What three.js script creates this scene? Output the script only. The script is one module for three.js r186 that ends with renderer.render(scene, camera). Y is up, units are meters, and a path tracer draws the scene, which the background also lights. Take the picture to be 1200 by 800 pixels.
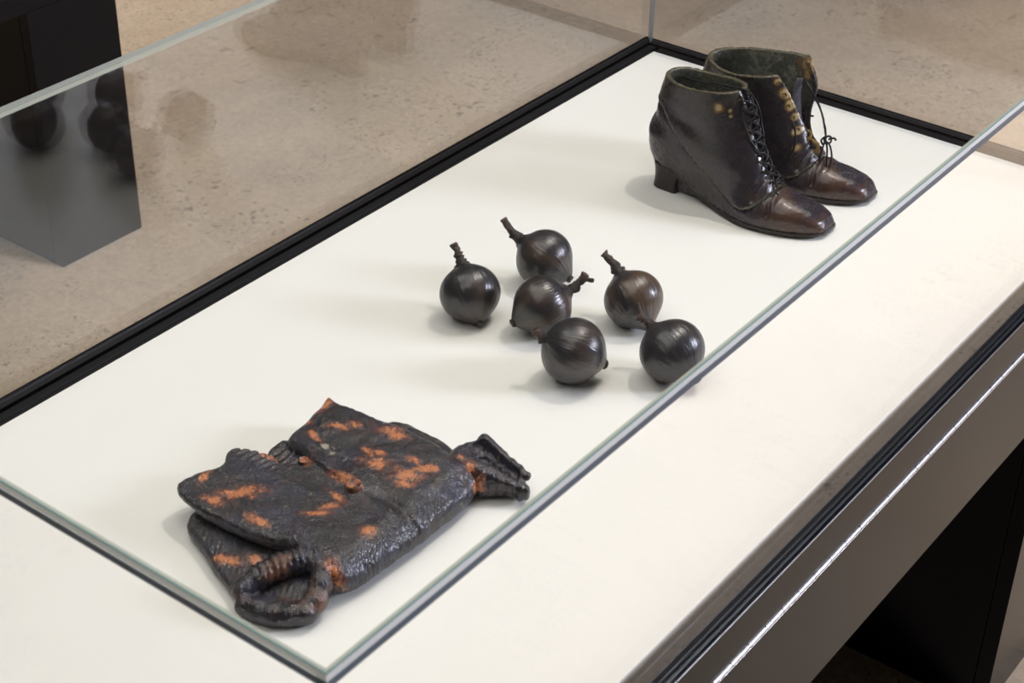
import * as THREE from 'three';
import { RoundedBoxGeometry } from 'three/addons/geometries/RoundedBoxGeometry.js';
import { mergeGeometries, mergeVertices } from 'three/addons/utils/BufferGeometryUtils.js';
import { RectAreaLightUniformsLib } from 'three/addons/lights/RectAreaLightUniformsLib.js';

// ---------------------------------------------------------------- camera, light, exposure
RectAreaLightUniformsLib.init();
const T = 0.83;                                   // height of the white display board above the floor
const scene = new THREE.Scene();
scene.background = new THREE.Color(0x000000);
const camera = new THREE.PerspectiveCamera(22.37, 1.5, 0.05, 60);
camera.position.set(1.3666, T + 1.13, 2.2009);
camera.up.set(-0.3431, 0.8359, -0.4285);
camera.lookAt(1.3666 - 0.4995, T + 1.13 - 0.5487, 2.2009 - 0.6704);
camera.focus = 2.25; camera.userData.fStop = 13;
const renderer = new THREE.WebGLRenderer({ antialias: true });
renderer.toneMapping = THREE.LinearToneMapping;
renderer.toneMappingExposure = 0.53;
renderer.shadowMap.enabled = true;

const SPOT_POWER = 22, SPOT_COLOR = 0xfff3e4, WINDOW_POWER = 105.0, WINDOW_COLOR = 0xe6ebff;
const ROOM = { x0: -5.2, x1: 4.6, z0: -6.2, z1: 6.4, h: 4.0 };
const spotSpots = [[0.7, -0.3, 0.7, 0.85], [-3.5, -0.4, 2.1, 0.68], [1.6, -3.7, 6.6, 0.68]];   // x, z, strength, cone; last two added to brighten the floor
const PANEL_POWER = 3.6, PANEL_COLOR = 0xfffcf6, panels = [[0.4, 0.95, 2.0, 1.8, 1.0], [0.6, -1.2, 2.0, 1.8, 1.7], [0.4, 3.1, 2.0, 1.8, 1.0], [-1.7, 1.3, 1.8, 1.8, 1.2]];   // x, z, width, depth of the added ceiling fill panels
const windows = [[-2.2, 1.5]];             // z centre and width, in the right-hand wall

// ---------------------------------------------------------------- helpers
function rng(seed) { let s = seed >>> 0; return () => { s = (s + 0x6D2B79F5) | 0; let t = Math.imul(s ^ (s >>> 15), 1 | s); t = (t + Math.imul(t ^ (t >>> 7), 61 | t)) ^ t; return ((t ^ (t >>> 14)) >>> 0) / 4294967296; }; }
const clamp = (v, a = 0, b = 1) => Math.min(b, Math.max(a, v));
const lerp = (a, b, t) => a + (b - a) * t;
const sstep = (a, b, v) => { const t = clamp((v - a) / (b - a)); return t * t * (3 - 2 * t); };
function hash3(x, y, z) { let h = Math.imul(x, 374761393) + Math.imul(y, 668265263) + Math.imul(z, 2147483647 ^ 0x5bd1e995) | 0; h = Math.imul(h ^ (h >>> 13), 1274126177); return ((h ^ (h >>> 16)) >>> 0) / 4294967296; }
function noise3(x, y, z) {
  const xi = Math.floor(x), yi = Math.floor(y), zi = Math.floor(z); let fx = x - xi, fy = y - yi, fz = z - zi;
  fx = fx * fx * (3 - 2 * fx); fy = fy * fy * (3 - 2 * fy); fz = fz * fz * (3 - 2 * fz);
  const l = (a, b, t) => a + (b - a) * t;
  return l(l(l(hash3(xi, yi, zi), hash3(xi + 1, yi, zi), fx), l(hash3(xi, yi + 1, zi), hash3(xi + 1, yi + 1, zi), fx), fy),
    l(l(hash3(xi, yi, zi + 1), hash3(xi + 1, yi, zi + 1), fx), l(hash3(xi, yi + 1, zi + 1), hash3(xi + 1, yi + 1, zi + 1), fx), fy), fz);
}
const fbm = (x, y, z, o = 3) => { let s = 0, a = 0.5, n = 0; for (let i = 0; i < o; i++) { s += a * noise3(x, y, z); n += a; a *= 0.5; x = x * 2.03 + 7.1; y = y * 2.03 + 3.7; z = z * 2.03 + 1.3; } return s / n; };
function curve(xs, ys) {                          // smooth one-dimensional interpolation (monotone cubic)
  const n = xs.length, m = new Array(n).fill(0), s = [];
  for (let i = 0; i < n - 1; i++) s.push((ys[i + 1] - ys[i]) / (xs[i + 1] - xs[i]));
  m[0] = s[0]; m[n - 1] = s[n - 2];
  for (let i = 1; i < n - 1; i++) m[i] = s[i - 1] * s[i] <= 0 ? 0 : 2 * s[i - 1] * s[i] / (s[i - 1] + s[i]);
  return x => {
    if (x <= xs[0]) return ys[0]; if (x >= xs[n - 1]) return ys[n - 1];
    let i = 0; while (x > xs[i + 1]) i++;
    const h = xs[i + 1] - xs[i], t = (x - xs[i]) / h, t2 = t * t, t3 = t2 * t;
    return (2 * t3 - 3 * t2 + 1) * ys[i] + (t3 - 2 * t2 + t) * h * m[i] + (-2 * t3 + 3 * t2) * ys[i + 1] + (t3 - t2) * h * m[i + 1];
  };
}
function segDist(px, py, ax, ay, bx, by) { const dx = bx - ax, dy = by - ay; const t = clamp(((px - ax) * dx + (py - ay) * dy) / (dx * dx + dy * dy + 1e-12)); return Math.hypot(px - ax - t * dx, py - ay - t * dy); }
function polySigned(poly, x, y) {                 // > 0 inside
  let d = 1e9, inside = false;
  for (let i = 0, j = poly.length - 1; i < poly.length; j = i++) {
    const [ax, ay] = poly[j], [bx, by] = poly[i];
    d = Math.min(d, segDist(x, y, ax, ay, bx, by));
    if ((ay > y) !== (by > y) && x < (bx - ax) * (y - ay) / (by - ay) + ax) inside = !inside;
  }
  return inside ? d : -d;
}
function smoothPoly(pts, per = 6) { const c = new THREE.CatmullRomCurve3(pts.map(p => new THREE.Vector3(p[0], p[1], 0)), true, 'centripetal'); return c.getPoints(pts.length * per).slice(0, -1).map(p => [p.x, p.y]); }
function distGrid(poly, cell = 0.002, pad = 0.03) { // tabulated signed distance to a polygon
  let x0 = 1e9, x1 = -1e9, y0 = 1e9, y1 = -1e9;
  for (const [x, y] of poly) { x0 = Math.min(x0, x); x1 = Math.max(x1, x); y0 = Math.min(y0, y); y1 = Math.max(y1, y); }
  x0 -= pad; y0 -= pad; const nx = Math.ceil((x1 + pad - x0) / cell) + 2, ny = Math.ceil((y1 + pad - y0) / cell) + 2, g = new Float32Array(nx * ny);
  for (let j = 0; j < ny; j++) for (let i = 0; i < nx; i++) g[j * nx + i] = polySigned(poly, x0 + i * cell, y0 + j * cell);
  return (x, y) => {
    const u = clamp((x - x0) / cell, 0, nx - 1.001), v = clamp((y - y0) / cell, 0, ny - 1.001), i = u | 0, j = v | 0, a = u - i, b = v - j, k = j * nx + i;
    return (g[k] * (1 - a) + g[k + 1] * a) * (1 - b) + (g[k + nx] * (1 - a) + g[k + nx + 1] * a) * b;
  };
}
function lineDist(line, x, y) { let d = 1e9; for (let i = 0; i + 1 < line.length; i++) d = Math.min(d, segDist(x, y, line[i][0], line[i][1], line[i + 1][0], line[i + 1][1])); return d; }
const smin = (a, b, k) => { const h = clamp(0.5 + 0.5 * (b - a) / k); return b + (a - b) * h - k * h * (1 - h); };
function surfaceNets(f, lo, hi, cell) {           // mesh of f = 0, f < 0 inside
  const n = [0, 1, 2].map(i => Math.ceil((hi[i] - lo[i]) / cell) + 1), [nx, ny, nz] = n, v = new Float32Array(nx * ny * nz);
  for (let k = 0; k < nz; k++) for (let j = 0; j < ny; j++) for (let i = 0; i < nx; i++) v[(k * ny + j) * nx + i] = f(lo[0] + i * cell, lo[1] + j * cell, lo[2] + k * cell);
  const at = new Int32Array(nx * ny * nz).fill(-1), pos = [], idx = [], off = [];
  for (let c = 0; c < 8; c++) off.push((c & 1) + ((c >> 1) & 1) * nx + ((c >> 2) & 1) * nx * ny);
  const edges = []; for (let a = 0; a < 8; a++) for (const b of [a | 1, a | 2, a | 4]) if (b !== a) edges.push([a, b]);
  for (let k = 0; k < nz - 1; k++) for (let j = 0; j < ny - 1; j++) for (let i = 0; i < nx - 1; i++) {
    const base = (k * ny + j) * nx + i; let m = 0; for (let c = 0; c < 8; c++) if (v[base + off[c]] < 0) m |= 1 << c;
    if (m === 0 || m === 255) continue;
    let x = 0, y = 0, z = 0, q = 0;
    for (const [a, b] of edges) { const fa = v[base + off[a]], fb = v[base + off[b]]; if ((fa < 0) === (fb < 0)) continue; const t = fa / (fa - fb); x += (a & 1) + t * ((b & 1) - (a & 1)); y += ((a >> 1) & 1) + t * (((b >> 1) & 1) - ((a >> 1) & 1)); z += (a >> 2) + t * ((b >> 2) - (a >> 2)); q++; }
    at[base] = pos.length / 3; pos.push(lo[0] + (i + x / q) * cell, lo[1] + (j + y / q) * cell, lo[2] + (k + z / q) * cell);
  }
  const st = [1, nx, nx * ny];
  for (let k = 1; k < nz - 1; k++) for (let j = 1; j < ny - 1; j++) for (let i = 1; i < nx - 1; i++) {
    const b = (k * ny + j) * nx + i;
    for (let a = 0; a < 3; a++) {
      const s0 = v[b] < 0, s1 = v[b + st[a]] < 0; if (s0 === s1) continue;
      const u = st[(a + 1) % 3], w = st[(a + 2) % 3], A = at[b], B = at[b - u], C = at[b - u - w], D = at[b - w];
      if (A < 0 || B < 0 || C < 0 || D < 0) continue;
      if (s0) idx.push(A, B, C, A, C, D); else idx.push(A, C, B, A, D, C);
    }
  }
  const g = new THREE.BufferGeometry(); g.setAttribute('position', new THREE.Float32BufferAttribute(pos, 3)); g.setIndex(idx); g.computeVertexNormals();
  return g;
}
function relax(g, rounds, normalRounds) {          // smooths a surface-net mesh, then its normals
  const ix = g.index.array, p = g.attributes.position.array, n = p.length / 3;
  const round = a => { const sum = new Float32Array(a.length), cnt = new Float32Array(n); for (let i = 0; i < ix.length; i += 3) for (let e = 0; e < 3; e++) { const u = ix[i + e], v = ix[i + (e + 1) % 3]; for (let c = 0; c < 3; c++) { sum[u * 3 + c] += a[v * 3 + c]; sum[v * 3 + c] += a[u * 3 + c]; } cnt[u]++; cnt[v]++; } for (let i = 0; i < n; i++) if (cnt[i]) for (let c = 0; c < 3; c++) a[i * 3 + c] = lerp(a[i * 3 + c], sum[i * 3 + c] / cnt[i], 0.6); };
  for (let k = 0; k < rounds; k++) round(p);
  g.computeVertexNormals(); const m = g.attributes.normal.array;
  for (let k = 0; k < normalRounds; k++) round(m);
  for (let i = 0; i < n; i++) { const l = Math.hypot(m[i * 3], m[i * 3 + 1], m[i * 3 + 2]) || 1; for (let c = 0; c < 3; c++) m[i * 3 + c] /= l; }
  return g;
}
function paint(g, colorAt, uvAt) {                // vertex colours (linear) and uv in metres
  const p = g.attributes.position, nn = g.attributes.normal, c = new Float32Array(p.count * 3), uv = new Float32Array(p.count * 2);
  for (let i = 0; i < p.count; i++) {
    const x = p.getX(i), y = p.getY(i), z = p.getZ(i), col = colorAt(x, y, z, nn.getX(i), nn.getY(i), nn.getZ(i));
    c[i * 3] = Math.max(0, col[0]); c[i * 3 + 1] = Math.max(0, col[1]); c[i * 3 + 2] = Math.max(0, col[2]);
    if (uvAt) { const w = uvAt(x, y, z); uv[i * 2] = w[0]; uv[i * 2 + 1] = w[1]; }
  }
  g.setAttribute('color', new THREE.BufferAttribute(c, 3)); if (uvAt) g.setAttribute('uv', new THREE.BufferAttribute(uv, 2));
  return g;
}
function tube(points, radius, segs = 40, radial = 8, closed = false, wobble = 0, seed = 1) { // swept tube, radius a number or a function of 0..1, closed by end caps
  const c = new THREE.CatmullRomCurve3(points.map(p => new THREE.Vector3(...p)), closed, 'centripetal'), fr = c.computeFrenetFrames(segs, closed), pos = [], idx = [], uv = [];
  const R = typeof radius === 'number' ? () => radius : radius;
  for (let i = 0; i <= segs; i++) {
    const p = c.getPointAt(i / segs), r = R(i / segs), N = fr.normals[i], B = fr.binormals[i];
    for (let j = 0; j <= radial; j++) {
      const a = j / radial * Math.PI * 2, w = r * (1 + wobble * (noise3(i * 0.45 + seed * 13, Math.cos(a) * 1.6 + 5, Math.sin(a) * 1.6 + seed) - 0.5) * 2), ca = Math.cos(a) * w, sa = Math.sin(a) * w;
      pos.push(p.x + N.x * ca + B.x * sa, p.y + N.y * ca + B.y * sa, p.z + N.z * ca + B.z * sa); uv.push(i / segs, j / radial);
    }
  }
  const q = radial + 1;
  for (let i = 0; i < segs; i++) for (let j = 0; j < radial; j++) { const a = i * q + j; idx.push(a, a + q, a + 1, a + 1, a + q, a + q + 1); }
  if (!closed) for (const [row, flip] of [[0, false], [segs, true]]) {
    const p = c.getPointAt(row / segs), k = pos.length / 3; pos.push(p.x, p.y, p.z); uv.push(row / segs, 0.5);
    for (let j = 0; j < radial; j++) { const a = row * q + j; if (flip) idx.push(k, a + 1, a); else idx.push(k, a, a + 1); }
  }
  const g = new THREE.BufferGeometry(); g.setAttribute('position', new THREE.Float32BufferAttribute(pos, 3)); g.setAttribute('uv', new THREE.Float32BufferAttribute(uv, 2)); g.setIndex(idx); g.computeVertexNormals();
  // the seam column shares its normal with the first one
  const nn = g.attributes.normal; for (let i = 0; i <= segs; i++) { const a = i * q, b = a + radial, v = new THREE.Vector3(nn.getX(a) + nn.getX(b), nn.getY(a) + nn.getY(b), nn.getZ(a) + nn.getZ(b)).normalize(); nn.setXYZ(a, v.x, v.y, v.z); nn.setXYZ(b, v.x, v.y, v.z); }
  return g;
}
function bar(x0, x1, y0, y1, z0, z1, r = 0.0008) { const g = new RoundedBoxGeometry(x1 - x0, y1 - y0, z1 - z0, 3, r); g.translate((x0 + x1) / 2, (y0 + y1) / 2, (z0 + z1) / 2); return g; }
function plainBox(x0, x1, y0, y1, z0, z1) { const g = new THREE.BoxGeometry(x1 - x0, y1 - y0, z1 - z0); g.translate((x0 + x1) / 2, (y0 + y1) / 2, (z0 + z1) / 2); return g; }
const taken = new Map();
function numbered(name) { const k = taken.get(name) || 0; taken.set(name, k + 1); return k ? name + '_' + String(k).padStart(3, '0') : name; }
function thing(name, label, category, [x, y, z], turn = 0, group) { const o = new THREE.Group(); o.name = numbered(name); o.position.set(x, y, z); o.rotation.y = turn; o.userData = { label, category }; if (group) o.userData.group = group; scene.add(o); return o; }
function part(name, g, m, parent) { const o = new THREE.Mesh(g, m); o.name = name; o.castShadow = o.receiveShadow = true; parent.add(o); return o; }
function struct(name, g, m, parent = scene) { const o = part(name, g, m, parent); if (parent === scene) o.userData.kind = 'structure'; return o; }
function texture(w, h, fn, { srgb = false, repeat = [1, 1] } = {}) {
  const d = new Uint8Array(w * h * 4);
  for (let j = 0; j < h; j++) for (let i = 0; i < w; i++) { const c = fn(i / w, j / h, i, j), k = (j * w + i) * 4; d[k] = clamp(c[0]) * 255; d[k + 1] = clamp(c[1]) * 255; d[k + 2] = clamp(c[2]) * 255; d[k + 3] = 255; }
  const t = new THREE.DataTexture(d, w, h, THREE.RGBAFormat); t.wrapS = t.wrapT = THREE.RepeatWrapping; t.magFilter = THREE.LinearFilter; t.minFilter = THREE.LinearMipmapLinearFilter; t.generateMipmaps = true; t.repeat.set(...repeat);
  if (srgb) t.colorSpace = THREE.SRGBColorSpace; t.needsUpdate = true; return t;
}
function tileNoise(period) {                      // value noise that wraps, on a lattice of the given period
  return (u, v, seed = 0) => { const x = u * period, y = v * period, xi = Math.floor(x), yi = Math.floor(y); let fx = x - xi, fy = y - yi; fx = fx * fx * (3 - 2 * fx); fy = fy * fy * (3 - 2 * fy); const h = (a, b) => hash3(((a % period) + period) % period, ((b % period) + period) % period, seed); return lerp(lerp(h(xi, yi), h(xi + 1, yi), fx), lerp(h(xi, yi + 1), h(xi + 1, yi + 1), fx), fy); };
}

// ---------------------------------------------------------------- materials
const n4 = tileNoise(4), n9 = tileNoise(9), n20 = tileNoise(20), n45 = tileNoise(45), n110 = tileNoise(110), n260 = tileNoise(260), n600 = tileNoise(600);
const floorMap = texture(1536, 1536, (u, v) => {
  const cloud = 0.42 * n4(u, v, 1) + 0.28 * n9(u, v, 2) + 0.18 * n20(u, v, 3) + 0.12 * n45(u, v, 4);
  let k = 0.95 + 0.26 * (cloud - 0.5) + 0.07 * (n260(u, v, 5) - 0.5) + 0.05 * (n600(u, v, 11) - 0.5);
  const zone = sstep(0.42, 0.72, n9(u, v, 21));
  const pit = sstep(0.80, 0.93, n260(u, v, 6)) * sstep(0.35, 0.6, n20(u, v, 7)) * (0.25 + 0.75 * zone), big = sstep(0.88, 0.95, n110(u, v, 8)) * sstep(0.5, 0.7, n9(u, v, 9));
  k *= 1 - 0.30 * pit - 0.14 * big;
  k += 0.06 * sstep(0.86, 0.96, n260(u, v, 12)); k *= 1 - 0.30 * sstep(0.80, 0.92, n600(u, v, 14)) * (0.2 + 0.8 * sstep(0.45, 0.65, n20(u, v, 15)));
  const warm = n9(u, v, 10) - 0.5;
  return [k * (0.745 + 0.02 * warm), k * 0.670, k * (0.578 - 0.02 * warm)];
}, { srgb: true });
const floorRough = texture(512, 512, (u, v) => { const r = 0.74 + 0.2 * (n20(u, v, 31) - 0.5) + 0.2 * (n110(u, v, 32) - 0.5); return [r, r, r]; });
const M = {
  floor: new THREE.MeshStandardMaterial({ name: 'polished_concrete', map: floorMap, roughnessMap: floorRough, roughness: 1 }),
  wall: new THREE.MeshStandardMaterial({ name: 'white_wall_paint', color: 0x6c6966, roughness: 0.9 }),
  ceiling: new THREE.MeshStandardMaterial({ name: 'dark_ceiling_paint', color: 0x333130, roughness: 0.95 }),
  board: new THREE.MeshPhysicalMaterial({ name: 'white_board', color: 0xeeeee8, roughness: 0.55, bumpMap: texture(256, 256, (u, v) => { const r = 0.5 + (n110(u, v, 41) - 0.5) * 0.5 + (n45(u, v, 42) - 0.5) * 0.5; return [r, r, r]; }, { repeat: [3, 3] }), bumpScale: 0.00003 }),
  black: new THREE.MeshPhysicalMaterial({ name: 'black_lacquer', color: 0x0b0b0f, roughness: 0.2, specularIntensity: 0.32, bumpMap: texture(256, 256, (u, v) => { const r = 0.5 + 0.5 * (n45(u, v, 43) - 0.5) + 0.5 * (n110(u, v, 44) - 0.5); return [r, r, r]; }, { repeat: [2, 2] }), bumpScale: 0.00002 }),
  blackMatte: new THREE.MeshPhysicalMaterial({ name: 'black_frame', color: 0x101012, roughness: 0.55, specularIntensity: 0.5 }),
  inside: new THREE.MeshStandardMaterial({ name: 'dark_underside', color: 0x0a0a0a, roughness: 0.7 }),
  seamGrey: new THREE.MeshStandardMaterial({ name: 'grey_trim', color: 0x6d6a66, roughness: 0.5 }),
  rubber: new THREE.MeshStandardMaterial({ name: 'blue_black_gasket', color: 0x23262e, roughness: 0.3 }),
  glint: new THREE.MeshStandardMaterial({ name: 'satin_metal_glint', color: 0x9a9aa0, roughness: 0.35, metalness: 1 }),  // stands in for the glint along the upper panel edge
  chrome: new THREE.MeshStandardMaterial({ name: 'chrome', color: 0xe4e4ea, roughness: 0.36, metalness: 1 }),
  glass: new THREE.MeshPhysicalMaterial({ name: 'clear_glass', color: 0xffffff, roughness: 0, transmission: 1, thickness: 0, ior: 1.5 }),
  glassEdge: new THREE.MeshPhysicalMaterial({ name: 'polished_glass_edge', color: 0xf2f4f6, roughness: 0.4, transmission: 0.3, thickness: 0 }),
  glassTop: new THREE.MeshPhysicalMaterial({ name: 'glued_and_dimmed_glass_edge', color: 0xb9bdb4, roughness: 0.6, transmission: 0.35, thickness: 0 }),
  glassEnd: new THREE.MeshPhysicalMaterial({ name: 'clear_glass_end', color: 0x9aa3a8, roughness: 0.5, transmission: 0.7, thickness: 0 }),
  teal: new THREE.MeshPhysicalMaterial({ name: 'green_glass_arris', color: 0x7fa6a2, roughness: 0.5, transmission: 0.5, thickness: 0 }),
  painted_reflection: new THREE.MeshPhysicalMaterial({ name: 'slate_painted_reflection', color: 0x5e6b7b, roughness: 0.5, transmission: 0.4, thickness: 0 }),  // colour imitates the internal reflection in the glass below the lid
};

// ---------------------------------------------------------------- the room
const TH = 0.25, { x0, x1, z0, z1, h: RH } = ROOM;
const floorGeo = plainBox(x0 - TH, x1 + TH, -0.2, 0, z0 - TH, z1 + TH);
{ const p = floorGeo.attributes.position, uv = floorGeo.attributes.uv; for (let i = 0; i < p.count; i++) uv.setXY(i, (p.getX(i) + 0.37) / 2.6, (p.getZ(i) + 0.81) / 2.6); }
struct('floor', floorGeo, M.floor);
struct('ceiling', plainBox(x0 - TH, x1 + TH, RH, RH + 0.2, z0 - TH, z1 + TH), M.ceiling);
struct('wall_left', plainBox(x0 - TH, x0, 0, RH, z0 - TH, z1 + TH), M.wall);
struct('wall_back', plainBox(x0, x1, 0, RH, z0 - TH, z0), M.wall);
struct('wall_front', plainBox(x0, x1, 0, RH, z1, z1 + TH), M.wall);
{ // right-hand wall with openings for the windows
  const sill = 2.1, head = 3.6, pieces = [plainBox(x1, x1 + TH, 0, sill, z0 - TH, z1 + TH), plainBox(x1, x1 + TH, head, RH, z0 - TH, z1 + TH)];
  let from = z0 - TH; for (const [c, w] of windows) { pieces.push(plainBox(x1, x1 + TH, sill, head, from, c - w / 2)); from = c + w / 2; }
  pieces.push(plainBox(x1, x1 + TH, sill, head, from, z1 + TH));
  struct('wall_right', mergeGeometries(pieces), M.wall);
  const lit = new THREE.MeshStandardMaterial({ name: 'daylit_frosted_pane', color: 0x888888, roughness: 0.6, emissive: new THREE.Color(WINDOW_COLOR), emissiveIntensity: 10 });
  windows.forEach(([c, w], i) => {
    const pane = struct('window_' + (i + 1), plainBox(x1 + 0.12, x1 + 0.14, sill, head, c - w / 2, c + w / 2), lit);
    const f = [plainBox(x1 + 0.05, x1 + 0.15, sill, sill + 0.06, c - w / 2, c + w / 2), plainBox(x1 + 0.05, x1 + 0.15, head - 0.06, head, c - w / 2, c + w / 2)];
    for (const s of [-w / 2, -0.03, w / 2 - 0.06]) f.push(plainBox(x1 + 0.05, x1 + 0.15, sill + 0.06, head - 0.06, c + s, c + s + 0.06));
    part('window_frame', mergeGeometries(f), M.blackMatte, pane);
    const l = new THREE.RectAreaLight(WINDOW_COLOR, WINDOW_POWER, w - 0.1, head - sill - 0.1); l.position.set(x1 + 0.04, (sill + head) / 2, c); l.lookAt(0, (sill + head) / 2, c); scene.add(l);
  });
}
// flat fill light panels, added unseen overhead to soften the shadows
const panelMat = new THREE.MeshStandardMaterial({ name: 'fill_panel_diffuser', color: 0x888888, emissive: new THREE.Color(PANEL_COLOR), emissiveIntensity: 1.5 });
panels.forEach(([x, z, w, d, k], i) => {
  const t = thing('added_fill_light', ['added unseen square fill panel above the onions', 'added unseen square fill panel above the far end of the glass case', 'added unseen square fill panel above the camera', 'added unseen square fill panel above the far black table'][i], 'added fill light', [x, RH - 0.06, z]);
  part('frame', mergeGeometries([plainBox(-w / 2 - 0.03, w / 2 + 0.03, 0, 0.06, -d / 2 - 0.03, -d / 2), plainBox(-w / 2 - 0.03, w / 2 + 0.03, 0, 0.06, d / 2, d / 2 + 0.03), plainBox(-w / 2 - 0.03, -w / 2, 0, 0.06, -d / 2, d / 2), plainBox(w / 2, w / 2 + 0.03, 0, 0.06, -d / 2, d / 2)]), M.blackMatte, t);
  part('diffuser', plainBox(-w / 2, w / 2, 0.02, 0.05, -d / 2, d / 2), panelMat, t);
  const l = new THREE.RectAreaLight(PANEL_COLOR, PANEL_POWER * k, w - 0.02, d - 0.02); l.position.set(x, RH - 0.05, z); l.lookAt(x, 0, z); scene.add(l);
});
// ceiling spotlights (out of the frame; the two over the floor are added): a lathed can with a glowing lens
const lensMat = new THREE.MeshStandardMaterial({ name: 'lamp_lens', color: 0x222222, emissive: new THREE.Color(SPOT_COLOR), emissiveIntensity: 20 });
spotSpots.forEach(([x, z, k, cone], i) => {
  const t = thing('spotlight', ['black cylindrical ceiling spotlight above the bronze boots', 'added unseen spotlight brightening the floor left of the far black table', 'added unseen spotlight brightening the floor at the back'][i], 'spotlight', [x, RH - 0.28, z], 0, 'ceiling spotlights');
  part('housing', new THREE.LatheGeometry([[0.02, 0.2], [0.055, 0.2], [0.06, 0.19], [0.06, 0.0], [0.052, 0.0], [0.052, 0.05], [0.0, 0.06]].map(p => new THREE.Vector2(...p)), 32), M.blackMatte, t);
  part('stem', plainBox(-0.012, 0.012, 0.2, 0.28, -0.012, 0.012), M.blackMatte, t);
  const lens = new THREE.CylinderGeometry(0.045, 0.045, 0.006, 32); lens.translate(0, 0.03, 0); part('lamp_lens', lens, lensMat, t);
  const s = new THREE.SpotLight(SPOT_COLOR, SPOT_POWER * k, 0, cone, 0.7, 2); s.position.set(x, RH - 0.29, z); if (cone < 0.8) s.target.position.set(x * 1.05, 0, z * 0.98); else s.target.position.set(lerp(x, 0.4, 0.6), 0.8, lerp(z, 0.8, 0.6)); s.castShadow = true; s.shadow.radius = 2.2; scene.add(s, s.target);
});

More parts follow.
